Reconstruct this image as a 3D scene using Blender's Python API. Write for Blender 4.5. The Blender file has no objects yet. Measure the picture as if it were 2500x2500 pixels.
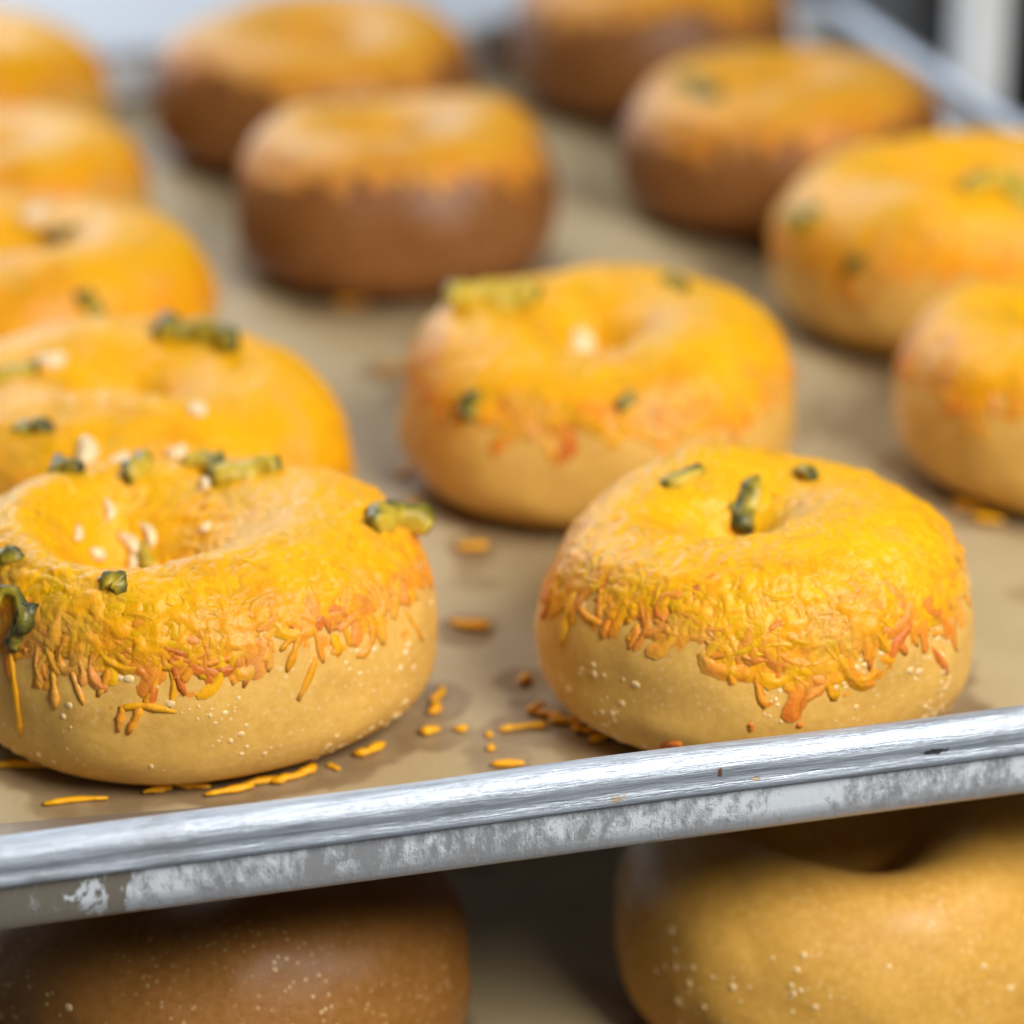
import bpy, math, random
import numpy as np
from mathutils import Vector
from mathutils.bvhtree import BVHTree
from math import sin, cos, radians, pi

MM = 0.001
rng = np.random.default_rng(7)
random.seed(7)
scene = bpy.context.scene

# ------------------------------------------------------------------ camera
TH, PS, FPX = radians(23.3), radians(15.0), 7500.0        # depression, yaw, focal length in photo pixels (2500 wide)
FW = np.array([sin(PS)*cos(TH), cos(PS)*cos(TH), -sin(TH)])
RT = np.array([cos(PS), -sin(PS), 0.0])
UP = np.cross(RT, FW)
def ray(px, py):
    return FW + RT*(px-1250)/FPX - UP*(py-1250)/FPX
CAM = np.array([0, 0, 25.0]) - ray(1250, 1885)*688.0        # millimetres
def at(px, py, z=0.0):
    d = ray(px, py)
    return CAM + d*((z-CAM[2])/d[2])
cd = bpy.data.cameras.new('camera'); cam = bpy.data.objects.new('camera', cd)
scene.collection.objects.link(cam); scene.camera = cam
cam.location = Vector(CAM*MM)
cam.rotation_euler = Vector(FW).to_track_quat('-Z', 'Y').to_euler()
cd.sensor_width = 36; cd.lens = 36*FPX/2500; cd.clip_start = 0.01; cd.clip_end = 50
cd.dof.use_dof = True; cd.dof.focus_distance = 0.698; cd.dof.aperture_fstop = 5.4

# ------------------------------------------------------------------ world, lamps, exposure
w = bpy.data.worlds.new('World'); scene.world = w; w.use_nodes = True
w.node_tree.nodes['Background'].inputs[0].default_value = (0.75, 0.87, 1.0, 1)
w.node_tree.nodes['Background'].inputs[1].default_value = 0.075
def area(name, loc, target, sx, sy, power, col):
    l = bpy.data.lights.new(name, 'AREA'); l.shape = 'RECTANGLE'; l.size = sx; l.size_y = sy
    l.energy = power; l.color = col
    o = bpy.data.objects.new(name, l); scene.collection.objects.link(o)
    o.location = loc; o.rotation_euler = (Vector(target)-Vector(loc)).to_track_quat('-Z', 'Y').to_euler()
area('key_window', (0.40, -0.60, 0.76), (0.08, 0.12, 0.0), 0.55, 0.45, 18, (1.0, 0.965, 0.92))
area('back_window', (-0.35, 1.5, 1.15), (0.05, 0.5, 0.0), 1.1, 0.7, 17, (0.93, 0.97, 1.0))
area('wall_fill_lamp', (-0.8, 1.9, 0.75), (-0.7, 2.6, 0.35), 1.2, 0.6, 60, (0.88, 0.94, 1.0))  # added lamp facing the back wall, only brightens the backdrop
vs = scene.view_settings
vs.view_transform = 'Standard'; vs.look = 'None'; vs.exposure = 0.0; vs.gamma = 1.0; vs.use_curve_mapping = False
scene.cycles.use_denoising = True
scene.cycles.max_bounces = 5

# ------------------------------------------------------------------ numpy noise
_perm = rng.permutation(4096)
_val = rng.random(4096)*2-1
def _h(ix, iy, iz):
    return _val[_perm[(_perm[(_perm[ix & 4095]+iy) & 4095]+iz) & 4095]]
def vnoise(p):
    p = np.asarray(p, float); i = np.floor(p).astype(np.int64); f = p-i; u = f*f*f*(f*(f*6-15)+10)
    x, y, z = i[..., 0], i[..., 1], i[..., 2]; ux, uy, uz = u[..., 0], u[..., 1], u[..., 2]
    def L(a, b, t): return a+(b-a)*t
    return L(L(L(_h(x, y, z), _h(x+1, y, z), ux), L(_h(x, y+1, z), _h(x+1, y+1, z), ux), uy),
             L(L(_h(x, y, z+1), _h(x+1, y, z+1), ux), L(_h(x, y+1, z+1), _h(x+1, y+1, z+1), ux), uy), uz)
def fbm(p, o=3):
    s, a = 0, 1.0
    for k in range(o):
        s = s+a*vnoise(p*(2.03**k)+17.3*k); a *= 0.5
    return s
def smooth(a, b, x):
    t = np.clip((x-a)/(b-a), 0, 1); return t*t*(3-2*t)

# ------------------------------------------------------------------ object helpers
def link(o, parent=None):
    scene.collection.objects.link(o)
    if parent: o.parent = parent
    return o
def mesh_from(name, v, f, mat, attrs=None, smooth_shade=True):
    """v in millimetres, f a list/array of faces (all quads or mixed)."""
    me = bpy.data.meshes.new(name)
    v = np.asarray(v, float)*MM
    if isinstance(f, np.ndarray):
        n = len(f); k = f.shape[1]
        me.vertices.add(len(v)); me.vertices.foreach_set('co', v.astype(np.float32).ravel())
        me.loops.add(n*k); me.loops.foreach_set('vertex_index', f.astype(np.int32).ravel())
        me.polygons.add(n); me.polygons.foreach_set('loop_start', np.arange(0, n*k, k, dtype=np.int32))
        me.update(calc_edges=True); me.validate()
    else:
        me.from_pydata([tuple(q) for q in v], [], f); me.update()
    if smooth_shade:
        me.polygons.foreach_set('use_smooth', np.ones(len(me.polygons), bool))
    for k, a in (attrs or {}).items():
        at_ = me.attributes.new(k, 'FLOAT', 'POINT'); at_.data.foreach_set('value', np.asarray(a, np.float32))
    if mat: me.materials.append(mat)
    return me
def obj(name, v, f, mat, parent=None, attrs=None, sm=True):
    return link(bpy.data.objects.new(name, mesh_from(name, v, f, mat, attrs, sm)), parent)
def empty(name, loc):
    o = bpy.data.objects.new(name, None); o.empty_display_size = 0.02; o.location = Vector(loc)*MM
    return link(o)
def tag(o, label=None, cat=None, group=None, kind=None):
    if label: o['label'] = label
    if cat: o['category'] = cat
    if group: o['group'] = group
    if kind: o['kind'] = kind
    return o
def box(x0, x1, y0, y1, z0, z1):
    v = [(x, y, z) for z in (z0, z1) for y in (y0, y1) for x in (x0, x1)]
    f = [(0, 2, 3, 1), (4, 5, 7, 6), (0, 1, 5, 4), (1, 3, 7, 5), (3, 2, 6, 7), (2, 0, 4, 6)]
    return v, f
def boxes(*bs):
    V, F = [], []
    for b in bs:
        v, f = box(*b); n = len(V); V += v; F += [tuple(i+n for i in q) for q in f]
    return V, F

# ------------------------------------------------------------------ materials
class NT:
    def __init__(s, name):
        s.m = bpy.data.materials.new(name); s.m.use_nodes = True; s.t = s.m.node_tree
        s.b = s.t.nodes['Principled BSDF']
    def n(s, typ, ins=None, **kw):
        nd = s.t.nodes.new(typ)
        for k, v in kw.items(): setattr(nd, k, v)
        for k, v in (ins or {}).items(): s.set(nd.inputs[k], v)
        return nd
    def set(s, sock, v):
        if isinstance(v, bpy.types.NodeSocket): s.t.links.new(v, sock)
        else: sock.default_value = v
    def P(s, **kw):
        for k, v in kw.items(): s.set(s.b.inputs[k.replace('_', ' ')], v)
    def coord(s): return s.n('ShaderNodeTexCoord').outputs['Object']
    def noise(s, scale, detail=3, rough=0.55, vec=None, dist=0.0, out='Fac'):
        return s.n('ShaderNodeTexNoise', {'Vector': vec or s.coord(), 'Scale': scale, 'Detail': detail, 'Roughness': rough, 'Distortion': dist}).outputs[out]
    def ramp(s, fac, stops):
        r = s.n('ShaderNodeValToRGB', {'Fac': fac}); e = r.color_ramp.elements
        while len(e) < len(stops): e.new(0.5)
        for i, (p, c) in enumerate(stops):
            e[i].position = p; e[i].color = (*c, 1) if not isinstance(c, (int, float)) else (c, c, c, 1)
        return r.outputs['Color']
    def mix(s, fac, a, b, mode='MIX'):
        m = s.n('ShaderNodeMix', data_type='RGBA', blend_type=mode)
        s.set(m.inputs[0], fac); s.set(m.inputs[6], a if not isinstance(a, tuple) else (*a, 1)); s.set(m.inputs[7], b if not isinstance(b, tuple) else (*b, 1))
        return m.outputs[2]
    def math(s, op, a, b=0.0, clamp=False):
        m = s.n('ShaderNodeMath', operation=op, use_clamp=clamp); s.set(m.inputs[0], a); s.set(m.inputs[1], b); return m.outputs[0]
    def mapr(s, v, a, b, c=0.0, d=1.0):
        return s.n('ShaderNodeMapRange', {'Value': v, 'From Min': a, 'From Max': b, 'To Min': c, 'To Max': d}).outputs[0]
    def bump(s, h, dist, strength=1.0, normal=None):
        b = s.n('ShaderNodeBump', {'Height': h, 'Distance': dist, 'Strength': strength})
        if normal: s.set(b.inputs['Normal'], normal)
        return b.outputs['Normal']
    def attr(s, name): return s.n('ShaderNodeAttribute', attribute_name=name).outputs['Fac']
    def scaled(s, sx, sy, sz):
        return s.n('ShaderNodeMapping', {'Vector': s.coord(), 'Scale': (sx, sy, sz)}).outputs[0]

def crust_mat(name, light, dark, bias):
    t = NT(name)
    n1 = t.noise(28, 4, 0.6); n2 = t.noise(420, 4, 0.65); n3 = t.noise(1700, 2)
    h = t.attr('bake')
    f = t.math('ADD', t.math('MULTIPLY', n1, 0.75), t.math('ADD', h, bias))
    c = t.ramp(f, [(0.25, light), (0.62, tuple(0.55*a+0.45*b for a, b in zip(light, dark))), (1.0, dark)])
    c = t.mix(t.mapr(n2, 0.35, 0.75, 0.0, 0.32), c, tuple(min(1, x*1.5+0.05) for x in light))
    c = t.mix(t.mapr(n3, 0.3, 0.7, 0.0, 0.10), c, tuple(x*0.45 for x in light))
    n4 = t.noise(130, 3, 0.6)
    c = t.mix(t.mapr(n4, 0.54, 0.72, 0.0, 0.45), c, tuple(0.5*a+0.5*b for a, b in zip(light, dark)))
    fl = t.n('ShaderNodeTexVoronoi', {'Vector': t.coord(), 'Scale': 430.0, 'Randomness': 1.0})
    c = t.mix(t.math('MULTIPLY', t.mapr(fl.outputs['Distance'], 0.10, 0.30, 1.0, 0.0), t.mapr(n1, 0.42, 0.62, 0.0, 0.6)), c, (0.80, 0.58, 0.28))
    sp = t.n('ShaderNodeTexVoronoi', {'Vector': t.coord(), 'Scale': 75.0, 'Randomness': 1.0})
    spm = t.mapr(sp.outputs['Distance'], 0.03, 0.055, 1.0, 0.0)
    c = t.mix(t.math('MULTIPLY', spm, 0.55), c, (0.32, 0.10, 0.025))
    hh = t.math('ADD', t.math('MULTIPLY', n2, 0.6), t.math('MULTIPLY', n3, 0.35))
    t.P(Base_Color=c, Roughness=t.mapr(n2, 0.3, 0.7, 0.38, 0.58), Normal=t.bump(hh, 0.0006, 0.32))
    t.b.inputs['Specular IOR Level'].default_value = 0.35
    return t.m
CRUST = crust_mat('golden_crust', (0.68, 0.385, 0.078), (0.42, 0.16, 0.020), -0.14)
CRUST_DARK = crust_mat('shade_darkened_brown_crust', (0.235, 0.085, 0.014), (0.10, 0.028, 0.005), 0.02)  # browner bake, darkened further to paint in the shade at the back
CRUST_PLAIN = crust_mat('plain_crust', (0.66, 0.36, 0.06), (0.38, 0.14, 0.015), 0.0)
CRUST_PLAIN_SHADED = crust_mat('shade_browned_plain_crust', (0.31, 0.13, 0.020), (0.17, 0.055, 0.007), 0.04)  # brown tone with the shade under the upper tray put into the colour

def cheese_mat(name, stops, tan, tan_amt):
    t = NT(name)
    a = t.attr('toast')
    n1 = t.noise(95, 3, 0.6); n2 = t.noise(520, 4, 0.65); n3 = t.noise(42, 4, 0.6); n4 = t.noise(33, 3, 0.6, dist=0.5)
    f = t.math('ADD', a, t.math('MULTIPLY', t.math('SUBTRACT', n1, 0.5), 0.55))
    c = t.ramp(f, stops)
    c = t.mix(t.mapr(n2, 0.56, 0.8, 0.0, 0.4), c, (0.90, 0.52, 0.035))
    c = t.mix(t.mapr(n4, 0.53, 0.70, 0.0, 0.7), c, (0.70, 0.27, 0.003))
    c = t.mix(t.mapr(n3, 0.53, 0.68, 0.0, tan_amt), c, tan)
    hh = t.math('ADD', t.noise(260, 3), t.math('MULTIPLY', n2, 0.6))
    t.P(Base_Color=c, Roughness=t.mapr(n2, 0.3, 0.7, 0.32, 0.5), Normal=t.bump(hh, 0.0010, 0.4),
        Subsurface_Weight=0.22, Subsurface_Radius=(0.004, 0.0017, 0.0004), Subsurface_Scale=1.0)
    t.b.inputs['Specular IOR Level'].default_value = 0.28
    return t.m
CHEESE = cheese_mat('melted_cheddar', [(0.0, (0.86, 0.42, 0.003)), (0.38, (0.84, 0.365, 0.004)), (0.66, (0.84, 0.28, 0.022)), (1.0, (0.62, 0.14, 0.020))], (0.74, 0.37, 0.085), 0.55)
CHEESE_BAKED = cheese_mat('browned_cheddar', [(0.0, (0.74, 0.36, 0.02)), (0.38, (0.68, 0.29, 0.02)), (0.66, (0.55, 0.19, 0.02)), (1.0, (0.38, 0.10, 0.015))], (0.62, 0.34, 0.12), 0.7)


def pepper_mat():
    t = NT('pickled_pepper')
    a = t.attr('skin'); n1 = t.noise(210, 3); n2 = t.noise(900, 3)
    f = t.math('ADD', a, t.math('MULTIPLY', t.math('SUBTRACT', n1, 0.5), 0.5))
    c = t.ramp(f, [(0.0, (0.56, 0.40, 0.035)), (0.35, (0.36, 0.27, 0.015)), (0.68, (0.14, 0.125, 0.012)), (1.0, (0.04, 0.042, 0.012))])
    t.P(Base_Color=c, Roughness=0.42, Normal=t.bump(n2, 0.0006, 0.5), Subsurface_Weight=0.1, Subsurface_Radius=(0.002, 0.002, 0.0005), Subsurface_Scale=1.0)
    return t.m
PEPPER = pepper_mat()
def plain_mat(name, col, rough, nz=600, var=0.25, bump=0.0004):
    t = NT(name); n = t.noise(nz, 3)
    c = t.mix(t.mapr(n, 0.3, 0.7, 0, 1), tuple(x*(1-var) for x in col), tuple(min(1, x*(1+var)) for x in col))
    t.P(Base_Color=c, Roughness=rough, Normal=t.bump(n, bump, 0.5))
    return t.m
ONION = plain_mat('pale_onion', (0.80, 0.62, 0.36), 0.4)
BLISTER = plain_mat('pale_blister', (0.80, 0.56, 0.25), 0.35, 900, 0.15)
WALLP = plain_mat('pale_painted_wall', (0.70, 0.74, 0.80), 0.7, 5, 0.05)
DARKP = plain_mat('dark_panel', (0.035, 0.032, 0.030), 0.6, 8, 0.2)
FLOORM = plain_mat('tile_floor_grey', (0.20, 0.19, 0.18), 0.6, 6, 0.15)
POSTM = plain_mat('white_post_paint', (0.78, 0.80, 0.81), 0.4, 30, 0.04)

def metal_mats():
    out = []
    # rolled rim: brushed along its length, scuffed
    t = NT('scuffed_aluminium_rim')
    streak = t.noise(1.0, 4, 0.7, vec=t.scaled(45, 900, 900)); fine = t.noise(1.0, 3, 0.6, vec=t.scaled(160, 2600, 2600)); bl = t.noise(70, 4, 0.65)
    c = t.mix(t.mapr(streak, 0.3, 0.72), (0.34, 0.39, 0.47), (0.68, 0.75, 0.83))
    c = t.mix(t.mapr(bl, 0.56, 0.72, 0, 0.6), c, (0.34, 0.36, 0.40))
    r = t.mapr(t.math('ADD', t.math('MULTIPLY', streak, 0.6), t.math('MULTIPLY', fine, 0.4)), 0.32, 0.68, 0.36, 0.66)
    # a burnt smudge and two brown specks sitting on the rim
    P = t.coord()
    def spot(px, py, z, rx, rz, thr, c, col, dn):
        q = at(px, py, z)*MM
        d = t.n('ShaderNodeVectorMath', {0: P, 1: (q[0], 0, q[2])}, operation='SUBTRACT').outputs[0]
        d = t.n('ShaderNodeVectorMath', {0: d, 1: (1/rx, 0.0, 1/rz)}, operation='MULTIPLY').outputs[0]
        ln = t.n('ShaderNodeVectorMath', {0: d}, operation='LENGTH').outputs['Value']
        ln = t.math('ADD', ln, t.math('MULTIPLY', t.math('SUBTRACT', t.noise(dn, 4, 0.7), 0.5), 2.2))
        return t.mix(t.mapr(ln, thr, thr+0.12, 0.9, 0.0), c, col)
    c = spot(2275, 1826, 18.5, 0.0038, 0.0009, 0.8, c, (0.03, 0.028, 0.025), 900)
    c = spot(1745, 1868, 20.5, 0.0008, 0.0016, 0.7, c, (0.25, 0.09, 0.02), 1200)
    c = spot(1840, 1893, 17.5, 0.0016, 0.0007, 0.7, c, (0.45, 0.34, 0.2), 1200)
    c = spot(1500, 1938, 17.0, 0.0022, 0.0010, 0.7, c, (0.50, 0.42, 0.3), 1200)
    hh = t.math('ADD', t.math('MULTIPLY', streak, 0.7), t.math('ADD', t.math('MULTIPLY', fine, 0.35), t.math('MULTIPLY', bl, 0.6)))
    t.P(Base_Color=c, Metallic=0.58, Roughness=r, Normal=t.bump(hh, 0.0008, 0.6)); out.append(t.m)
    # side wall: mottled by mineral deposits, one brown patch free of them on the left
    t = NT('mottled_aluminium_wall')
    v = t.scaled(1.0, 1.0, 0.45)
    n1 = t.noise(120, 6, 0.72, vec=v, dist=0.6); n2 = t.noise(430, 5, 0.7, vec=v); n3 = t.noise(24, 3, 0.6)
    m = t.math('ADD', t.math('MULTIPLY', n1, 0.55), t.math('ADD', t.math('MULTIPLY', n2, 0.45), t.math('MULTIPLY', t.math('SUBTRACT', n3, 0.5), 0.5)))
    sx = t.n('ShaderNodeSeparateXYZ', {'Vector': t.coord()}).outputs
    edge = t.math('ADD', sx[0], t.math('ADD', t.math('MULTIPLY', t.math('SUBTRACT', n1, 0.5), 0.16), t.math('MULTIPLY', t.math('SUBTRACT', n2, 0.5), 0.03)))
    patch = t.mapr(edge, at(330, 2160, 8)[0]*MM-0.003, at(330, 2160, 8)[0]*MM+0.002, 1.0, 0.0)
    dep = t.mapr(m, 0.43, 0.56)
    dep = t.math('MULTIPLY', dep, t.math('SUBTRACT', 1.0, t.math('MULTIPLY', patch, t.mapr(m, 0.60, 0.74, 1.0, 0.1))))
    low = t.mapr(sx[2], 0.0045, 0.0075, 0.0, 1.0)
    dep = t.math('MULTIPLY', dep, t.math('ADD', 0.25, t.math('MULTIPLY', low, 0.75)))
    base = t.mix(patch, (0.55, 0.57, 0.60), (0.36, 0.32, 0.26))
    c = t.mix(dep, base, (0.74, 0.80, 0.86))
    t.P(Base_Color=c, Metallic=t.mapr(dep, 0, 1, 0.55, 0.10), Roughness=t.mapr(dep, 0, 1, 0.36, 0.55),
        Normal=t.bump(t.math('ADD', dep, t.math('MULTIPLY', n2, 0.8)), 0.0004, 0.5)); out.append(t.m)
    # pan floor: aluminium browned by baked-on oil
    t = NT('browned_aluminium_floor')
    n = t.noise(30, 5, 0.6)
    t.P(Base_Color=t.mix(t.mapr(n, 0.3, 0.7), (0.34, 0.27, 0.19), (0.52, 0.47, 0.40)), Metallic=0.7, Roughness=0.45, Normal=t.bump(t.noise(500), 0.0003, 0.4)); out.append(t.m)
    return out
RIM_M, PWALL_M, PFLOOR_M = metal_mats()

def paper_mat():
    t = NT('kraft_baking_parchment')
    s = t.attr('stain'); n1 = t.noise(18, 4); n2 = t.noise(700, 3); fib = t.noise(1.0, 3, vec=t.scaled(900, 250, 900))
    c = t.mix(t.mapr(n1, 0.3, 0.7), (0.41, 0.315, 0.170), (0.48, 0.38, 0.215))
    c = t.mix(t.mapr(fib, 0.35, 0.7, 0, 0.2), c, (0.32, 0.235, 0.12))
    c = t.mix(t.math('MULTIPLY', s, 0.85), c, (0.215, 0.140, 0.068))
    t.P(Base_Color=c, Roughness=t.math('ADD', t.mapr(s, 0, 1, 0.47, 0.30), t.mapr(n2, 0.3, 0.7, -0.04, 0.05)),
        Normal=t.bump(t.math('ADD', t.math('MULTIPLY', t.noise(16, 3, 0.5), 3.0), t.math('MULTIPLY', fib, 0.05)), 0.0016, 0.35))
    return t.m
PAPER_M = paper_mat()

# ------------------------------------------------------------------ setting: room floor, wall behind
PAPER_Z = 0.75
ROOM_Z = -800.0
v, f = box(-2500, 2500, -1500, 2600, ROOM_Z-60, ROOM_Z)
tag(obj('floor', v, f, FLOORM, sm=False), kind='structure')
v, f = box(-2500, 2500, 2600, 2680, ROOM_Z-60, 1700)
tag(obj('wall', v, f, WALLP, sm=False), kind='structure')

# ------------------------------------------------------------------ baking tray (full sheet pan)
XL, XR, YF, YB = -142.0, 323.0, 0.0, 662.0
def sweep(profile, closed, corner=26.0, inset=0.0, seg=10):
    """profile: list of (d outward from the bead centre line, z) swept round the rounded rectangle of the pan."""
    path = []
    for cx, cy, a0 in ((XR-corner, YF+corner, -pi/2), (XR-corner, YB-corner, 0), (XL+corner, YB-corner, pi/2), (XL+corner, YF+corner, pi)):
        for k in range(seg+1):
            a = a0+(pi/2)*k/seg; path.append((cx, cy, cos(a), sin(a)))
    # subdivide long straights so that the rim can be slightly bent
    full = []
    n = len(path)
    for i in range(n):
        a = path[i]; b = path[(i+1) % n]; full.append((a, a, 0.0))
        if a[2:] == b[2:] or abs(a[2]-b[2])+abs(a[3]-b[3]) < 1e-6:
            for k in range(1, 60): full.append((a, b, k/60))
    V = []; N = len(full); M = len(profile)
    for a, b, t in full:
        c = [a[j]+(b[j]-a[j])*t for j in range(4)]
        for d, z in profile:
            x = c[0]+c[2]*(corner+d); y = c[1]+c[3]*(corner+d)
            wob = 0.35*sin(x*0.021+1.0)+0.2*sin(x*0.057) if abs(c[3]) > .99 else 0.3*sin(y*0.02)
            V.append((x, y, z+wob*max(0, z-6)/20))
    F = []
    for i in range(N):
        for j in range(M if closed else M-1):
            F.append((i*M+j, ((i+1) % N)*M+j, ((i+1) % N)*M+(j+1) % M, i*M+(j+1) % M))
    return np.array(V), F, N, M
def make_tray(loc, label, group):
    root = empty('baking_tray', loc); tag(root, label, 'tray', group)
    # rolled rim: round top with a flattened lip turned down on the outside
    pr = []
    zc, r = 20.6, 4.4
    for k in range(15):
        a = radians(200-k*(200)/14); pr.append((r*cos(a), zc+r*sin(a)))
    pr += [(4.2, 19.5), (3.85, 18.6), (3.75, 17.9), (3.95, 17.1), (4.2, 16.2), (4.1, 15.2), (3.6, 14.7), (2.9, 14.6), (2.3, 15.0), (0.6, 16.2), (-1.5, 17.6), (-3.2, 18.2)]
    V, F, _, _ = sweep(pr, True); obj('rolled_rim', V, F, RIM_M, root)
    wo = [(2.6, 15.6), (2.5, 14.0), (2.2, 11.0), (1.8, 8.0), (1.4, 5.6), (0.8, 3.6), (-0.3, 2.0), (-2.0, 0.9), (-4.6, 0.2), (-12.0, 0.0)]
    wi = [(d-1.15, z+0.25+0.5*min(1, k/5)) for k, (d, z) in enumerate(wo)]
    V, F, _, _ = sweep(wo+wi[::-1], True); obj('side_wall', V, F, PWALL_M, root)
    V, F, N, M = sweep([(-12.6, 0.7), (-12.6, 0.02)], False)
    F = [tuple(i*2 for i in range(N)), tuple(i*2+1 for i in range(N))[::-1]]+F
    obj('pan_floor', V, F, PFLOOR_M, root, sm=False)
    return root
LOWER_DZ = -90.0
tray = make_tray((0, 0, 0), 'battered aluminium baking tray with rolled rim holding the cheese topped bagels', 'aluminium trays in the rack')
tray_low = bpy.data.objects.new('baking_tray', None); link(tray_low); tray_low.location = (0, 0, LOWER_DZ*MM)
for ch in list(tray.children):
    c = ch.copy(); link(c, tray_low)
tag(tray_low, 'lower baking tray in deep shade under the plain bagels', 'tray', 'aluminium trays in the rack')

# ------------------------------------------------------------------ rack carrying the trays
rack = empty('tray_rack', (90, 330, ROOM_Z)); tag(rack, 'bakery rack with pale upright posts standing around the trays', 'rack')
def rpart(name, mat, *bs):
    V, F = boxes(*bs); V = [(x-90, y-330, z-ROOM_Z) for x, y, z in V]
    return obj(name, V, F, mat, rack, sm=False)
PXR, PXL = 344.0, -178.0
for x0 in (PXR, PXL):
    for y0 in (150.0, 560.0):
        rpart('post', POSTM, (x0, x0+18, y0, y0+18, ROOM_Z, 520))
for z in (0.0, LOWER_DZ):
    rpart('ledge', POSTM, (XR-22, PXR-0.5, 120, 610, z-2.6, z-0.1))
    rpart('ledge', POSTM, (PXL+18.5, XL+22, 120, 610, z-2.6, z-0.1))
rpart('crossbar', POSTM, (PXL+18.5, PXR-0.5, 561, 577, 480, 510))
rpart('crossbar', POSTM, (PXL+18.5, PXR-0.5, 561, 577, -700, -670))

# dark cabinet standing far behind on the right
cab = empty('dark_cabinet', (1500, 2300, ROOM_Z)); tag(cab, 'dark blurred cabinet far behind the right side of the rack', 'cabinet')
V, F = box(-560, 700, -250, 250, 60, 2300); obj('carcass', V, F, DARKP, cab, sm=False)
V, F = box(-540, 680, -230, 230, 0, 60); obj('plinth', V, F, DARKP, cab, sm=False)

# ------------------------------------------------------------------ tubes (cheese shreds)
def tubes(P, Nn, rad, flat=0.75, S=6, lift=0.3):
    """P, Nn: (n,K,3) paths and normals; rad (n,). returns verts (n,K*S,3) and faces for one tube."""
    n, K, _ = P.shape
    T = np.gradient(P, axis=1); T /= np.linalg.norm(T, axis=2, keepdims=True)+1e-9
    B = np.cross(Nn, T); B /= np.linalg.norm(B, axis=2, keepdims=True)+1e-9
    taper = np.ones(K); taper[0] = taper[-1] = 0.45
    wv = 1+0.22*rng.standard_normal((n, K))
    rr = rad[:, None]*taper[None]*np.clip(wv, 0.6, 1.5)
    out = np.zeros((n, K, S, 3))
    for s in range(S):
        a = 2*pi*s/S
        out[:, :, s] = P+Nn*(rr*flat*cos(a)+lift*rad[:, None])[..., None]+B*(rr*sin(a))[..., None]
    F = []
    for k in range(K-1):
        for s in range(S):
            F.append((k*S+s, k*S+(s+1) % S, (k+1)*S+(s+1) % S, (k+1)*S+s))
    caps = [tuple(range(S))[::-1], tuple((K-1)*S+s for s in range(S))]
    return out.reshape(n, K*S, 3), F, caps

def ridges(P, Nn, rad, h):
    n, K, _ = P.shape
    T = np.gradient(P, axis=1); T /= np.linalg.norm(T, axis=2, keepdims=True)+1e-9
    Bn = np.cross(Nn, T); Bn /= np.linalg.norm(Bn, axis=2, keepdims=True)+1e-9
    tw = np.ones(K); tw[0] = tw[-1] = 0.5; th = np.ones(K); th[0] = th[-1] = -0.3
    wv = np.clip(1+0.2*rng.standard_normal((n, K)), 0.6, 1.5)*rad[:, None]*tw[None]
    prof = ((-1.55, -0.35), (-0.85, 0.22), (-0.42, 0.82), (0.0, 1.0), (0.42, 0.82), (0.85, 0.22), (1.55, -0.35)); S = len(prof)
    out = np.stack([P+Bn*(wv*a)[..., None]+Nn*(h*(c*th[None] if c > 0 else c+0*th[None]))[..., None] for a, c in prof], 2)
    F = [(k*S+s, (k+1)*S+s, (k+1)*S+s+1, k*S+s+1) for k in range(K-1) for s in range(S-1)]
    return out.reshape(n, K*S, 3), F

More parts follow.
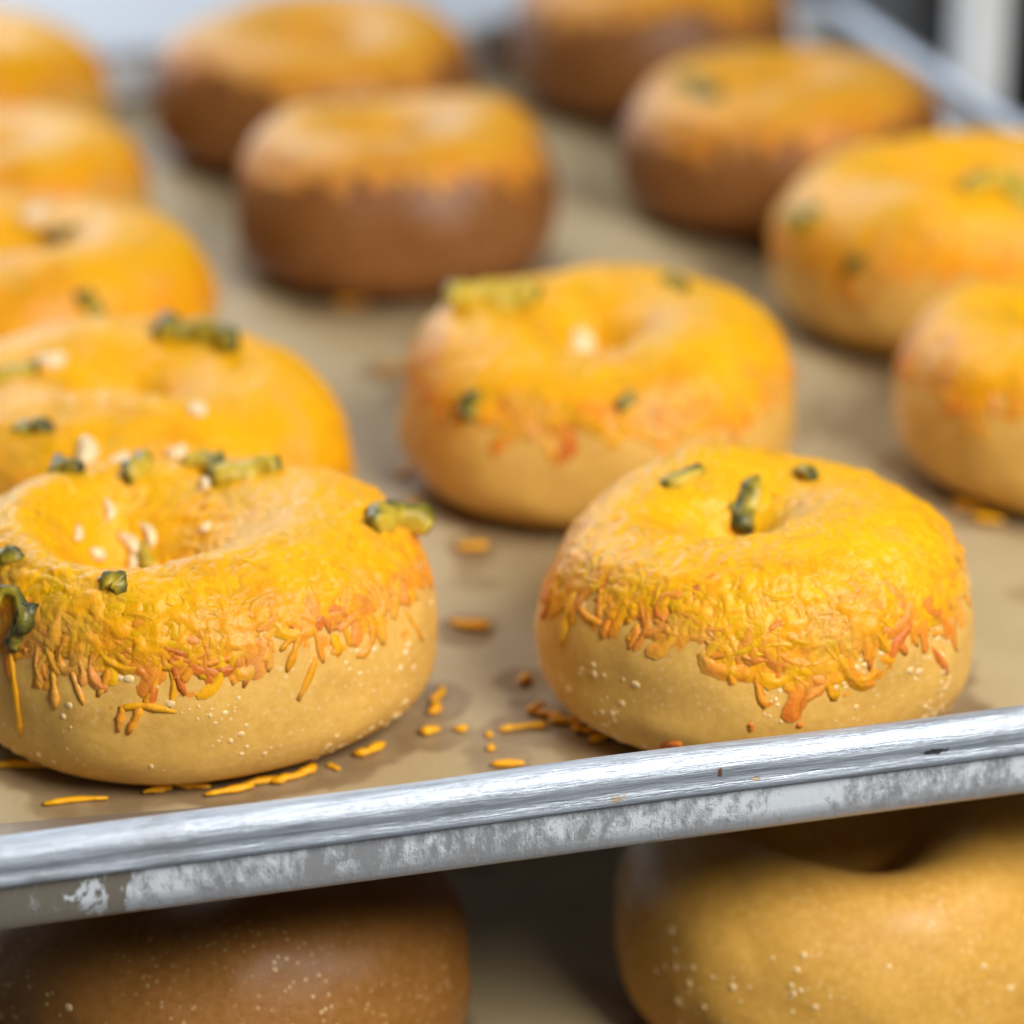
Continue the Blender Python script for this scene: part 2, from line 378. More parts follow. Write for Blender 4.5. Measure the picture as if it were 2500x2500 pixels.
# ------------------------------------------------------------------ bagels
class Bagel:
    def __init__(s, cx, cy, R, H, hole=4.0, rot=0.0, z0=PAPER_Z, seed=0, te=0.55, tew=0.12, ecc=0.03, belly=0.42, dip=0.0, lump=1.0, side=None, off=(0, 0)):
        s.off = off
        s.cx, s.cy, s.R, s.H, s.hole, s.rot, s.z0, s.seed, s.te, s.tew, s.ecc, s.belly, s.dip, s.lump, s.side = cx, cy, R, H, hole, rot, z0, seed, te, tew, ecc, belly, dip, lump, side
        r = np.random.default_rng(seed+100); s.p = r.random(8)*2*pi
    def surf(s, phi, t):
        """point relative to the bagel's base centre, millimetres"""
        p = s.p
        R = s.R*(1+s.ecc*np.cos(2*(phi-s.rot))+0.012*np.sin(3*phi+p[1])+0.008*np.sin(5*phi+p[2]))
        H = s.H*(1+0.035*np.sin(phi+p[3])+0.03*np.sin(2*phi+p[4])+0.015*np.sin(3*phi+p[5]))
        r0 = s.hole*(1+0.2*np.sin(2*phi+p[6])+0.12*np.sin(3*phi+p[7]))
        a = (R-r0)/2; rc = (R+r0)/2; c = np.cos(t); q = np.sin(t)
        r = rc+a*np.sign(c)*np.abs(c)**0.88
        zb = s.belly*H
        z = np.where(q >= 0, zb+(H-zb)*np.abs(q)**0.95, zb-zb*np.abs(q)**0.62)
        # the crown leans inward towards the hole
        z = z-s.dip*smooth(0.55, 0.0, (r-r0)/np.maximum(R-r0, 1))*np.maximum(q, 0)
        k_ = smooth(1.0, 0.0, (r-r0)/np.maximum(R-r0, 1))
        P = np.stack([r*np.cos(phi)+s.off[0]*k_, r*np.sin(phi)+s.off[1]*k_, z], -1)
        nz = fbm(P/21.0+s.seed*3.1, 2)*1.0*s.lump+vnoise(P/5.0+s.seed)*0.10*s.lump
        fade = smooth(0.5, 6.0, z)
        dirn = np.stack([np.cos(phi)*c, np.sin(phi)*c, np.maximum(q, 0)], -1)
        P = P+dirn*(nz*fade)[..., None]
        P[..., 2] = np.maximum(P[..., 2], 0.0)
        return P
    def normal(s, phi, t, e=0.012):
        du = s.surf(phi+e, t)-s.surf(phi-e, t); dv = s.surf(phi, t+e)-s.surf(phi, t-e)
        n = np.cross(du, dv); return n/(np.linalg.norm(n, axis=-1, keepdims=True)+1e-9)
    def mask(s, phi, t, P):
        te = s.te+s.tew*(np.sin(2*phi+s.p[0])*0.5+np.sin(3*phi+s.p[5])*0.4+vnoise(np.stack([np.cos(phi)*3, np.sin(phi)*3, phi*0+s.seed], -1))*1.0)
        if s.side is not None: te = te+s.side(phi)
        m = (t-te)/0.30
        return m+0.95*fbm(P/3.6+s.seed*1.7, 3), te
    def world(s): return np.array([s.cx, s.cy, s.z0])
    def grid(s, nphi, nt):
        ph = np.arange(nphi)*2*pi/nphi; tt = -pi/2+np.arange(nt)*2*pi/nt
        A, T = np.meshgrid(ph, tt, indexing='ij'); return A, T
def grid_faces(nphi, nt):
    i, j = np.meshgrid(np.arange(nphi), np.arange(nt), indexing='ij'); i2 = (i+1) % nphi; j2 = (j+1) % nt
    return np.stack([i*nt+j, i2*nt+j, i2*nt+j2, i*nt+j2], -1).reshape(-1, 4)

def walk(b, phi, t, ang, length, K, kappa):
    """short paths along the crust"""
    n = len(phi); PH = np.zeros((n, K)); TT = np.zeros((n, K)); st = length/(K-1)
    for k in range(K):
        PH[:, k] = phi; TT[:, k] = t
        P0 = b.surf(phi, t); e = 0.02
        mt = np.linalg.norm(b.surf(phi, t+e)-b.surf(phi, t-e), axis=-1)/(2*e); mp = np.maximum(np.linalg.norm(P0[:, :2], axis=-1), 3.0)
        phi = phi+np.cos(ang)*st/mp; t = t+np.sin(ang)*st/np.maximum(mt, 4.0); ang = ang+kappa*st
    return PH, TT

def split_tube_parts(name, V, F, caps, mat, parent, attrs):
    for i in range(len(V)):
        obj(name, V[i], F+caps, mat, parent, {k: a[i] for k, a in attrs.items()})

def build_bagel(b, label, crust, res=(160, 96), strands=600, singles=0, cheese=True, blisters=0, edge_len=(4, 12), group='cheese topped bagels on the upper tray', front=-1.75, span=1.9):
    root = empty('bagel', b.world()); tag(root, label, 'bagel', group)
    A, T = b.grid(*res); P = b.surf(A, T)
    hz = P[..., 2]/b.H
    bake = 0.28*smooth(0.30, 0.0, hz)+0.10*smooth(0.6, 1.0, hz)
    F = grid_faces(*res)
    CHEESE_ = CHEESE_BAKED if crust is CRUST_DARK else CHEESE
    crust_o = obj('crust', P.reshape(-1, 3), F, crust, root, {'bake': bake.ravel()})
    b.bvh = BVHTree.FromPolygons([Vector(q) for q in P.reshape(-1, 3)], [tuple(q) for q in F])
    b.root = root
    r = np.random.default_rng(b.seed+5)
    if cheese:
        N = b.normal(A, T); m, te = b.mask(A, T, P)
        inner = T < radians(232)
        m = np.where((T > -0.6) & inner, m, -1.0)
        strandy = fbm(P/np.array([2.6, 2.6, 2.6])+b.seed, 2)
        th = np.clip(m, -0.6, 1)*0.8+0.15+np.clip(m, 0, 1)*0.6*strandy
        Q = P+N*th[..., None]
        keep = (m > -0.35).ravel()
        fk = keep[F].all(axis=1)
        toast = np.clip(0.62-0.55*np.clip(m/2.2, 0, 1), 0, 1)
        used = np.zeros(len(keep), bool); used[F[fk].ravel()] = True
        idx = np.cumsum(used)-1
        o = obj('melted_cheese', Q.reshape(-1, 3)[used], idx[F[fk]], CHEESE_, root, {'toast': toast.ravel()[used]})
        # shreds lying in the melted layer
        n = strands
        if n:
            phi = r.random(n*3)*2*pi; t = r.uniform(0.0, 2.9, n*3)
            wgt = np.linalg.norm(b.surf(phi, t)[:, :2], axis=1)/b.R
            _, te = b.mask(phi, t, b.surf(phi, t))
            ok = (r.random(n*3) < wgt) & (t > te+0.02); phi, t, te = phi[ok][:n], t[ok][:n], te[ok][:n]; n = len(phi)
            PH, TT = walk(b, phi, t, r.uniform(0, 2*pi, n), r.uniform(5, 14, n), 8, r.normal(0, 0.13, n))
            PP = b.surf(PH, TT); NN = b.normal(PH, TT)
            sink = np.clip(1.0-(TT-te[:, None])/0.5, 0, 1)
            base = 0.78-0.48*sink+r.uniform(-0.12, 0.12, n)[:, None]
            V, Ft = ridges(PP+NN*base[..., None], NN, r.uniform(0.7, 1.25, n), (0.26+0.10*sink)*r.uniform(0.6, 1.3, n)[:, None])
            tz = np.repeat(np.clip(0.58-0.85*(TT-te[:, None])+r.normal(0, 0.22, n)[:, None], 0.0, 0.95), 7, axis=1)
            FF = np.array(Ft)[None]+(np.arange(n)*PP.shape[1]*7)[:, None, None]
            so = obj('cheese_strands', V.reshape(-1, 3), FF.reshape(-1, 4), CHEESE_, root, {'toast': tz.ravel()}); tag(so, kind='stuff')
        if singles:
            n = singles
            phi = front+r.uniform(-span, span, n)
            P0 = b.surf(phi, phi*0+0.5); _, te = b.mask(phi, phi*0+0.5, P0)
            t = te+r.normal(0.10, 0.12, n)
            ang = np.where(r.random(n) < 0.55, r.normal(-pi/2, 0.5, n), r.uniform(0, 2*pi, n))
            PH, TT = walk(b, phi, t, ang, r.uniform(*edge_len, n), 6, r.normal(0, 0.09, n))
            PP = b.surf(PH, TT); NN = b.normal(PH, TT)
            V, Ft, caps = tubes(PP, NN, r.uniform(0.75, 1.25, n), 0.26, 6, 0.08)
            tz = np.repeat(np.clip(0.58+0.25*(te[:, None]-TT)+r.normal(0, 0.22, n)[:, None], 0.15, 0.95), 6, axis=1)
            split_tube_parts('cheese_shred', V, Ft, caps, CHEESE, root, {'toast': tz})
    if blisters:
        n = blisters
        phi = front+r.uniform(-span, span, n*4); t = r.uniform(-0.85, 0.7, n*4)
        PB = b.surf(phi, t); k = vnoise(PB/9.0+b.seed*2.2)+r.uniform(-.35, .35, n*4)
        o_ = np.argsort(-k)[:n]; phi, t, PB = phi[o_], t[o_], PB[o_]; NB = b.normal(phi, t)
        rad = 0.28+0.85*r.random(n)**2.4
        V = []; FB = []; ups = np.cross(NB, [0, 0, 1.0]); ups /= np.linalg.norm(ups, axis=1, keepdims=True)+1e-9; vps = np.cross(NB, ups)
        el = r.uniform(0.7, 1.5, n)
        for lv, (rr, hh) in enumerate(((1.0, -0.1), (0.75, 0.18), (0.4, 0.28))):
            for q in range(7):
                a = 2*pi*q/7; V.append(PB+(ups*cos(a)*el[:, None]+vps*sin(a))*(rr*rad)[:, None]+NB*(hh*rad)[:, None])
        V.append(PB+NB*(0.31*rad)[:, None]); V = np.stack(V, 1)
        base = [(lv*7+q, lv*7+(q+1) % 7, (lv+1)*7+(q+1) % 7, (lv+1)*7+q) for lv in range(2) for q in range(7)]+[(14+q, 14+(q+1) % 7, 21) for q in range(7)]
        FB = [tuple(x+22*i for x in fc) for i in range(n) for fc in base]
        tag(obj('crust_blisters', V.reshape(-1, 3), FB, BLISTER, root), kind='stuff')
    return root

def hit(b, px, py):
    d = Vector(ray(px, py)).normalized(); o = Vector(CAM-b.world())
    loc, nor, _, _ = b.bvh.ray_cast(o, d)
    return (np.array(loc), np.array(nor)) if loc is not None else (None, None)

# pepper pieces: bent slivers of a ring slice, skin on the outside
def pepper_mesh(seed, arc, R=5.6, wall=4.0, h=4.4):
    r = np.random.default_rng(seed); K, S = 12, 10; V, A = [], []
    for k in range(K):
        u = k/(K-1); a = -arc/2+arc*u; tp = 0.55+0.45*min(1, 6*min(u, 1-u)+0.0)
        rr = R*(1+0.12*sin(3*a+seed)); tw = 0.25*sin(2.3*a+seed)
        for s in range(S):
            q = 2*pi*s/S; cx = abs(cos(q))**0.6*np.sign(cos(q)); cz = abs(sin(q))**0.6*np.sign(sin(q))
            dx = wall/2*cx*tp; dz = h/2*cz*tp
            dx, dz = dx*cos(tw)-dz*sin(tw), dx*sin(tw)+dz*cos(tw)
            j = 1+0.10*r.standard_normal()
            V.append(((rr+dx*j)*cos(a)-R*0.7, (rr+dx*j)*sin(a), dz*j+0.5*sin(2*a+seed))); A.append(0.5+0.45*cx+0.1*r.standard_normal())
    F = [(k*S+s, (k+1)*S+s, (k+1)*S+(s+1) % S, k*S+(s+1) % S) for k in range(K-1) for s in range(S)]+[tuple(range(S)), tuple((K-1)*S+s for s in range(S))[::-1]]
    return np.array(V), F, np.array(A)
def frame(n, spin, tilt=0.0):
    n = n/np.linalg.norm(n); x = np.cross([0, 1, 0.2], n); x /= np.linalg.norm(x); y = np.cross(n, x)
    x2 = x*cos(spin)+y*sin(spin); y2 = -x*sin(spin)+y*cos(spin)
    n2 = n*cos(tilt)+x2*sin(tilt); x3 = x2*cos(tilt)-n*sin(tilt)
    return np.stack([x3, y2, n2], 1)
def pepper(b, px, py, arc, size, spin, tilt=0.0, skin=0.0, sink=0.45):
    loc, nor = hit(b, px, py)
    if loc is None: print('pepper missed', px, py); return
    V, F, A = pepper_mesh(int(px+py), arc)
    V = V+0.9*np.stack([vnoise(V/2.6+px+31*q) for q in range(3)], -1); A = A+0.35*vnoise(V/2.2+py)
    V = (V*size)@frame(nor, spin, tilt).T+loc+nor*(1.9*size*(1-sink))
    obj('pepper_piece', V, F, PEPPER, b.root, {'skin': A+skin})
def onion(b, px, py, L, w_, spin, lift=1.7):
    loc, nor = hit(b, px, py)
    if loc is None: print('onion missed', px, py); return
    V = []; K, S = 6, 8
    for k in range(K):
        u = k/(K-1)*2-1; tp = math.sqrt(max(0.08, 1-abs(u)**3))
        for s in range(S):
            q = 2*pi*s/S; V.append((L/2*u, w_/2*cos(q)*tp+0.15*L*u*u, w_*0.38*sin(q)*tp))
    F = [(k*S+s, (k+1)*S+s, (k+1)*S+(s+1) % S, k*S+(s+1) % S) for k in range(K-1) for s in range(S)]+[tuple(range(S)), tuple((K-1)*S+s for s in range(S))[::-1]]
    V = np.array(V)*1.25; V = V*(1+0.18*vnoise(V/2.0+px)[:, None])
    V = V@frame(nor, spin).T+loc+nor*lift
    obj('onion_bit', V, F, ONION, b.root)

def from_px(L, R, bottom, z=PAPER_Z, k=0.80):
    """centre and radius from the outline's left and right edge and the lowest point of its foot in the photograph"""
    cx = (L+R)/2; rad = 55.0
    for _ in range(8):
        foot = at(cx, bottom, z); d = ray(cx, bottom); h = d[:2]/np.linalg.norm(d[:2])
        c = foot[:2]+h*k*rad
        depth = (np.array([c[0], c[1], z+18])-CAM)@FW
        rad = (R-L)/2*depth/FPX
    return c[0], c[1], rad

specs = [
 # key, left, right, foot, height, hole, label, crust, options
 ('FL', -80, 1066, 1925, 52, 10, 'large sharp bagel at the front left with wide cheesy hole and drooping shreds', CRUST, dict(seed=1, te=0.48, dip=9, off=(-16, -2), side=lambda p: 0.28*np.exp(-(np.angle(np.exp(1j*(p+0.3)))/0.8)**2))),
 ('FR', 1318, 2342, 1895, 53, 1.5, 'sharp bagel at the front right, its foot hidden by the tray rim', CRUST, dict(seed=2, te=0.40, dip=2, off=(-4, 0), side=lambda p: 0.18*np.cos(p)**2)),
 ('ML', -190, 848, 1480, 50, 2, 'bagel directly behind the front left one with big dark pepper piece on its crown', CRUST, dict(seed=3, te=-0.1, dip=2)),
 ('MC', 990, 1925, 1312, 52, 5, 'middle bagel with a pale bare spot in its hole, behind the front right bagel', CRUST, dict(seed=4, te=0.45, dip=4)),
 ('RL', 2180, 3110, 1290, 50, 5, 'bagel cut off by the right edge with pale crust, beside the middle bagel', CRUST, dict(seed=5, te=0.55, dip=3)),
 ('RU', 1888, 2790, 905, 55, 7, 'brightly cheesed bagel at the right edge, upper of the two there', CRUST, dict(seed=6, te=0.15, dip=5)),
 ('L3', -440, 528, 1060, 50, 6, 'third bagel back in the left row with pale hole', CRUST, dict(seed=7, te=0.15, dip=4)),
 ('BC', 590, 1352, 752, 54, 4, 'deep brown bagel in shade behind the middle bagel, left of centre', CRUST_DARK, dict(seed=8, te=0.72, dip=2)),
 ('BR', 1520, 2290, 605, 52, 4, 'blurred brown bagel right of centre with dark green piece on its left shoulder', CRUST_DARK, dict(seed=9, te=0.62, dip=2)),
 ('L4', -440, 375, 740, 46, 5, 'fourth bagel back in the left row, very blurred', CRUST, dict(seed=10, te=0.5, dip=3)),
 ('L5', -500, 272, 470, 50, 5, 'blurred bagel in the top left corner of the picture', CRUST, dict(seed=11, te=0.45, dip=3)),
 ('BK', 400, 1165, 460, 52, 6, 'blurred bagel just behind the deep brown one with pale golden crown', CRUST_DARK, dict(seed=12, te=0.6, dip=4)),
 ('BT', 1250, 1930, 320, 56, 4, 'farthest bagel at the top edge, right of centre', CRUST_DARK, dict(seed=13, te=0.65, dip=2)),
]
B = {}
for key, L, R, bot, H, hole, label, crust, opt in specs:
    cx, cy, rad = from_px(L, R, bot)
    b = Bagel(cx, cy, rad, H, hole=hole, **opt); B[key] = b
    print(key, round(cx), round(cy), 'R', round(rad, 1))
    if key == 'FL': build_bagel(b, label, crust, (400, 240), 1300, 70, blisters=280)
    elif key == 'FR': build_bagel(b, label, crust, (400, 240), 1300, 70, blisters=460)
    elif key in ('ML', 'MC', 'RL'): build_bagel(b, label, crust, (220, 132), 700, 24)
    elif key in ('RU', 'L3'): build_bagel(b, label, crust, (180, 108), 450)
    else: build_bagel(b, label, crust, (140, 84), 300)
ks = list(B)
for i in range(len(ks)):
    for j in range(i):
        p, q = B[ks[i]], B[ks[j]]; g = math.hypot(p.cx-q.cx, p.cy-q.cy)-p.R-q.R
        if g < 3: print('close', ks[i], ks[j], round(g, 1))

for a in [('FL', 955, 1285, 2.6, 1.25, 2.0, 0.3, -0.1), ('FL', 598, 1165, 2.0, 1.2, 1.4, 0.9, -0.15), ('FL', 492, 1150, 1.8, 1.0, 0.5, 0.5, 0.1), ('FL', 350, 1150, 1.6, 1.1, 2.6, 0.2, 0.15),
          ('FL', 150, 1165, 1.2, 1.1, 0.8, 0.4, 0.5), ('FL', 45, 1475, 3.8, 0.72, 0.3, 0.2, 0.0), ('FL', 60, 1540, 1.9, 0.85, 1.7, 0.2, 0.4), ('FL', 372, 1372, 1.6, 0.9, 3.0, 0.2, 0.0), ('FL', 270, 1447, 1.2, 0.8, 0.7, 0.2, 0.1), ('FL', 8, 1385, 1.6, 1.0, 1.0, 0.3, 0.1),
          ('FR', 1562, 1098, 1.9, 1.1, 1.2, 0.4, 0.35), ('FR', 1886, 1085, 1.3, 0.9, 0.6, 0.5, 0.3), ('FR', 1838, 1240, 2.0, 1.05, 2.7, 0.2, 0.15), ('FR', 1795, 1262, 1.3, 0.8, 0.8, 0.3, 0.1), ('FR', 1672, 1185, 1.6, 0.9, 1.8, 0.1, -0.05), ('FR', 1950, 1175, 1.3, 0.8, 0.2, 0.1, -0.1),
          ('MC', 1190, 745, 2.6, 1.5, 1.5, 0.5, -0.3), ('MC', 1640, 705, 1.4, 1.0, 0.4, 0.6, 0.2), ('MC', 1168, 1002, 1.2, 0.9, 2.0, 0.2, 0.2), ('MC', 1540, 1000, 1.0, 0.7, 2.0, 0.2, 0.1),
          ('ML', 485, 840, 2.4, 1.5, 0.9, 0.4, 0.3), ('ML', 30, 925, 2.0, 1.1, 2.2, 0.3, 0.1), ('ML', 75, 1060, 1.5, 0.9, 1.0, 0.2, 0.1),
          ('L3', 150, 590, 1.6, 1.2, 1.0, 0.3, 0.3), ('L3', 215, 765, 1.6, 1.0, 1.0, 0.3, 0.05), ('BR', 1702, 232, 2.0, 1.5, 0.3, 0.4, 0.35), ('RU', 1975, 545, 1.8, 1.2, 1.0, 0.3, 0.0), ('RU', 2440, 470, 2.6, 1.5, 1.0, 0.2, -0.2), ('RU', 2100, 660, 1.2, 0.8, 1.0, 0.2, 0.2)]:
    pepper(B[a[0]], a[1], a[2], a[3], a[4]*1.35, *a[5:], sink=0.35 if a[2] < 1180 and a[0] == 'FL' or a[1] in (955, 1562, 485, 1190) else 0.62)
for a in [('FL', 228, 1362, 4.5, 3.2, 0.5), ('FL', 322, 1330, 6, 2.6, 2.0), ('FL', 372, 1310, 6, 2.4, 1.5), ('FL', 330, 1380, 4, 2.4, 1.2), ('FL', 508, 1192, 4, 2.2, 1.3), ('FL', 265, 1255, 5, 2.2, 1.6), ('FL', 180, 1315, 5, 2.0, 1.4), ('FL', 510, 1300, 3, 2, 0.2),
          ('ML', 215, 1110, 8, 4.5, 1.3), ('ML', 290, 1135, 5, 3.5, 0.3), ('ML', 430, 1115, 5, 4, 0.3), ('ML', 480, 1015, 5, 4, 0.6), ('ML', 130, 895, 8, 5, 0.3), ('MC', 1415, 850, 8, 7, 1.4), ('L3', 90, 540, 9, 6, 0.2)]:
    onion(B[a[0]], *a[1:])

# single shreds that droop over the crust, traced on the surface
def drip(b, pts, rad, toast):
    K = 7; pts = np.array(pts, float); u = np.linspace(0, len(pts)-1, K); PP, NN = [], []
    for q in u:
        i = min(int(q), len(pts)-2); p = pts[i]+(pts[i+1]-pts[i])*(q-i); loc, nor = hit(b, *p)
        if loc is None: return
        PP.append(loc); NN.append(nor)
    V, F, caps = tubes(np.array(PP)[None], np.array(NN)[None], np.array([rad]), 0.4, 6, 0.2)
    obj('cheese_shred', V[0], F+caps, CHEESE, b.root, {'toast': np.full(len(V[0]), toast)+0.06*rng.standard_normal(len(V[0]))})
for k, pts, rad, to in [('FL', [(25, 1590), (38, 1690), (50, 1800)], 1.1, 0.35), ('FL', [(395, 1600), (375, 1680), (350, 1725)], 0.9, 0.5), ('FL', [(290, 1728), (350, 1722), (430, 1738)], 0.85, 0.45), ('FL', [(300, 1722), (288, 1785)], 1.0, 0.6), ('FL', [(345, 1725), (312, 1792)], 1.0, 0.6),
                        ('FL', [(130, 1640), (135, 1730)], 1.1, 0.5), ('FL', [(175, 1640), (205, 1720)], 0.9, 0.6), ('FL', [(270, 1630), (240, 1700)], 1.0, 0.55), ('FL', [(740, 1530), (700, 1640)], 1.0, 0.55), ('FL', [(660, 1560), (655, 1640)], 0.9, 0.6), ('FL', [(400, 1600), (500, 1570)], 1.0, 0.7), ('FL', [(480, 1625), (570, 1605)], 1.0, 0.75), ('FL', [(840, 1450), (880, 1520)], 1.0, 0.55),
                        ('FR', [(1410, 1430), (1385, 1500), (1370, 1580)], 1.3, 0.15), ('FR', [(1715, 1605), (1800, 1590), (1935, 1568)], 1.1, 0.75), ('FR', [(1940, 1450), (1955, 1500), (1985, 1560)], 0.9, 0.6), ('FR', [(1600, 1540), (1720, 1520)], 1.0, 0.65), ('FR', [(2060, 1500), (2070, 1600)], 1.1, 0.55), ('FR', [(2120, 1510), (2085, 1610)], 1.0, 0.6), ('FR', [(2020, 1490), (2010, 1590)], 1.0, 0.3), ('FR', [(1500, 1470), (1470, 1560)], 1.0, 0.7), ('FR', [(2200, 1440), (2150, 1540)], 1.0, 0.4), ('FR', [(1615, 1825), (1640, 1818), (1665, 1815)], 1.2, 0.95), ('FR', [(1832, 1765), (1834, 1785)], 0.8, 0.95), ('FR', [(1945, 1768), (1960, 1772)], 0.8, 0.9)]:
    drip(B[k], pts, rad, to)

# ------------------------------------------------------------------ lower tray: plain bagels in the shade of the tray above
LZ = LOWER_DZ+PAPER_Z
for key, cx, cy, R, H, hole, label, sd in [('PL', -54, 78, 60, 58, 1, 'shaded plain bagel on the lower tray at the left', 21), ('PR', 108, 62, 61, 57, 8, 'plain bagel on the lower tray at the right, its front caught by light', 22)]:
    b = Bagel(cx, cy, R, H, hole=hole, z0=LZ, seed=sd, dip=0.5 if key == 'PL' else 7); B[key] = b
    build_bagel(b, label, CRUST_PLAIN if key == 'PR' else CRUST_PLAIN_SHADED, (240, 144), 0, cheese=False, blisters=240 if key == 'PR' else 110, group='plain bagels on the lower tray')

# ------------------------------------------------------------------ loose shreds on the parchment
loose = [(185, 1957, 15, 0.02, 1.1), (62, 1872, 17, -0.25, 1.2), (385, 1936, 7, 0.1, 1.1), (470, 1925, 9, -0.3, 1.1), (560, 1936, 12, 0.2, 1.0), (640, 1912, 10, 0.25, 1.1), (705, 1905, 9, 0.3, 1.1), (752, 1888, 6, 0.6, 1.3), (815, 1878, 4, -0.9, 0.9),
         (905, 1838, 9, 0.5, 1.3), (1050, 1792, 5, 0.1, 1.5), (1125, 1786, 3.5, 0.1, 1.1), (1193, 1798, 3, 1.4, 0.9), (1197, 1830, 3, 1.2, 0.9), (1240, 1871, 8, -0.1, 1.2), (1250, 1784, 7, 0.2, 0.9), (1300, 1778, 8, -0.05, 1.0), (1308, 1735, 6, 0.6, 1.6), (1340, 1752, 7, -0.5, 1.3),
         (1385, 1766, 9, -0.4, 1.3), (1425, 1790, 6, -0.5, 1.2), (1462, 1808, 5, 0.2, 1.3), (1145, 1534, 11, -0.3, 1.7), (1075, 1700, 8, 1.0, 1.2), (1065, 1735, 7, 1.2, 1.1), (1150, 1345, 9, -0.1, 1.6), (1010, 1240, 8, 0.7, 1.4), (2318, 1690, 9, 1.1, 1.4), (2300, 1735, 8, 0.7, 1.4), (2335, 1655, 6, 1.3, 1.2), (2160, 1748, 5, 0.2, 1.1),
         (2365, 1245, 10, -0.6, 1.7), (2410, 1275, 9, -0.5, 1.7), (950, 910, 9, 0.2, 1.6), (985, 1160, 8, 0.9, 1.4), (860, 745, 12, 0.1, 1.9), (1280, 1665, 5, 0.8, 1.1), (2120, 690, 9, 0.4, 1.6)]
spec_lab = {0: 'long straight cheese shred lying alone on the parchment near the tray rim at left', 1: 'long cheese shred under the left foot of the front left bagel',
            10: 'short fat cheese crumb on the parchment right of the front left bagel', 11: 'small round cheese crumb midway between the two front bagels', 12: 'tiny yellow crumb between the front bagels, upper of a close pair', 13: 'tiny yellow crumb between the front bagels, lower of a close pair',
            14: 'flat cheese shred on the parchment just above the tray rim between the front bagels', 22: 'golden cheese fleck in an oil spot between the two front bagels', 23: 'shred by the right side of the front left bagel, farther of two', 24: 'shred by the right side of the front left bagel, nearer of two',
            25: 'blurred fleck on the parchment left of the middle bagel foot', 26: 'blurred shred behind the right shoulder of the front left bagel', 27: 'middle one of three shreds at the right foot of the front right bagel', 28: 'nearest of three shreds at the right foot of the front right bagel', 29: 'farthest of three shreds at the right foot of the front right bagel',
            30: 'shred just behind the tray rim at the front right bagel', 31: 'blurred shred at the foot of the pale bagel on the right edge, farther left', 32: 'blurred shred at the foot of the pale bagel on the right edge, farther right', 33: 'blurred shred on the parchment left of the middle bagel crown', 34: 'blurred shred between the left row and the middle bagel',
            35: 'blurred cheese crumb at the front foot of the deep brown bagel', 36: 'lone crumb up the left side of the front right bagel', 37: 'blurred shred beside the upper bagel at the right edge'}
ords = ['leftmost', 'second', 'third', 'fourth', 'fifth', 'sixth', 'seventh', 'eighth']
for k_, i_ in enumerate(range(2, 10)): spec_lab[i_] = f'{ords[k_]} shred from the left in the line along the front left bagel foot'.replace('leftmost shred from the left', 'leftmost shred')
for k_, i_ in enumerate((15, 16, 17, 18, 19, 20, 21)): spec_lab[i_] = f'{ords[k_]} from the left in the shred clump at the front right bagel left foot'.replace('leftmost from the left', 'leftmost')
stain_pts = []
for i, (px, py, Ln, ang, rad) in enumerate(loose):
    c = at(px, py, PAPER_Z); r = np.random.default_rng(300+i)
    stain_pts.append((c[0], c[1], 3.0+Ln*0.35+2.5*r.random()))
    K = 6; u = np.linspace(-0.5, 0.5, K); kap = r.normal(0, 0.25)
    x = u*Ln; y = kap*u*u*Ln+0.2*r.standard_normal(K)
    d = ang-PS*0.3
    P = np.stack([x*cos(d)-y*sin(d), x*sin(d)+y*cos(d), 0*x], -1)[None]
    Nn = np.zeros_like(P); Nn[..., 2] = 1
    V, F, caps = tubes(P, Nn, np.array([rad]), 0.65, 6, 0.0)
    V = V[0]; V[:, 2] -= V[:, 2].min()
    o = obj('cheese_shred', V, F+caps, CHEESE, None, {'toast': np.clip(0.28+0.12*r.standard_normal(len(V)), 0, 0.9)})
    o.location = Vector((c[0], c[1], PAPER_Z+0.02))*MM
    lab = spec_lab.get(i)
    near = 'front left bagel' if px < 1100 and py > 1600 else ('front right bagel' if py > 1600 else 'bagels farther back')
    tag(o, lab or f'small fallen shred of orange cheese on the parchment around the {near}', 'cheese shred', f'fallen cheese shreds around the {near}')

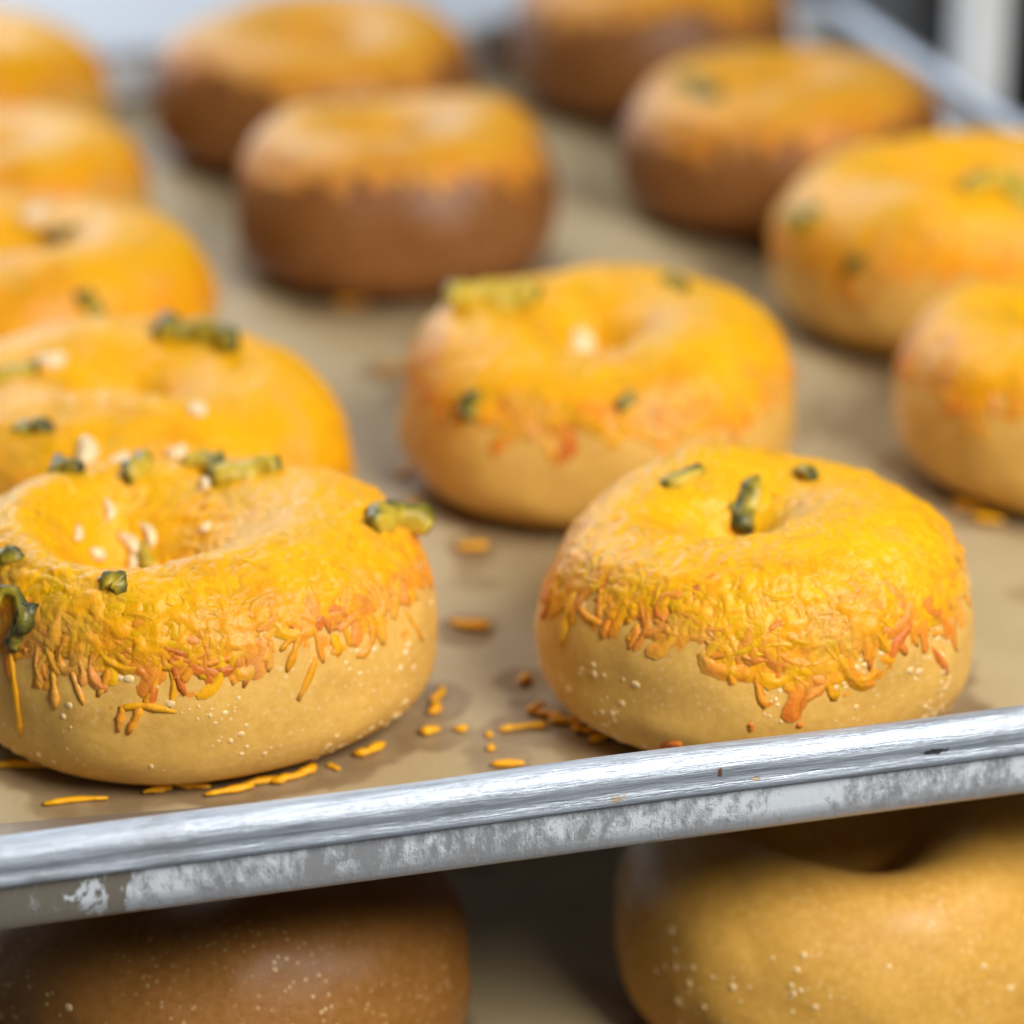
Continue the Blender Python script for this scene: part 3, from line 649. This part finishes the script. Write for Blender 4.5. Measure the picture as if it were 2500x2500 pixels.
# ------------------------------------------------------------------ parchment sheets
def parchment(z0, bagels, stains, label, front_pts, nx=300, ny=420):
    x0, x1, y1 = XL+13.0, XR-13.0, YB-13.0
    fx = np.linspace(x0, x1, nx); u = np.linspace(0, 1, ny)**1.25
    X = np.repeat(fx[:, None], ny, 1)
    yf = front_pts[0]+(X-x0)/(x1-x0)*(front_pts[1]-front_pts[0])+0.6*np.sin(X*0.05)
    Y = yf+(y1-yf)*u[None]
    Z = np.zeros_like(X)+z0
    p3 = np.stack([X, Y, X*0], -1)
    warp = fbm(p3/9.0, 3)*3.2
    st = np.zeros_like(X)
    for b in bagels:
        d = np.hypot(X-b.cx, Y-b.cy)-b.R*0.92
        wd = 5.0+5.0*vnoise(p3/22.0+b.seed)
        st = np.maximum(st, smooth(wd+2.5, wd-0.5, d+warp))
    for (sx, sy, rr) in stains:
        d = np.hypot((X-sx), (Y-sy)*0.8); st = np.maximum(st, 0.9*smooth(rr+1.5, rr-1.0, d+warp*0.6))
    blot = fbm(p3/26.0+5.0, 3); st = np.maximum(st, 0.55*smooth(0.42, 0.62, blot))
    st *= 0.75+0.25*np.clip(fbm(p3/5.0, 2)+0.6, 0, 1)
    Z = Z+np.where(Y > y1-9, (Y-(y1-9))**2*0.05, 0)+np.where(X > x1-9, (X-(x1-9))**2*0.05, 0)+np.where(X < x0+9, ((x0+9)-X)**2*0.05, 0)
    i, j = np.meshgrid(np.arange(nx-1), np.arange(ny-1), indexing='ij')
    F = np.stack([i*ny+j, (i+1)*ny+j, (i+1)*ny+j+1, i*ny+j+1], -1).reshape(-1, 4)
    o = obj('parchment', np.stack([X, Y, Z], -1).reshape(-1, 3), F, PAPER_M, None, {'stain': st.ravel()})
    tag(o, label, 'parchment', 'parchment sheets lining the trays')
up = [B[k] for k in ks]
parchment(PAPER_Z, up, stain_pts, 'brown greasy parchment lining the upper tray under the cheese bagels', (at(0, 2008)[1]-1, 14.0))
parchment(LZ, [B['PL'], B['PR']], [], 'shaded brown parchment lining the lower tray under the plain bagels', (16.0, 15.0), 120, 170)
print('tris', sum(sum(len(p.vertices)-2 for p in m.polygons) for m in bpy.data.meshes))
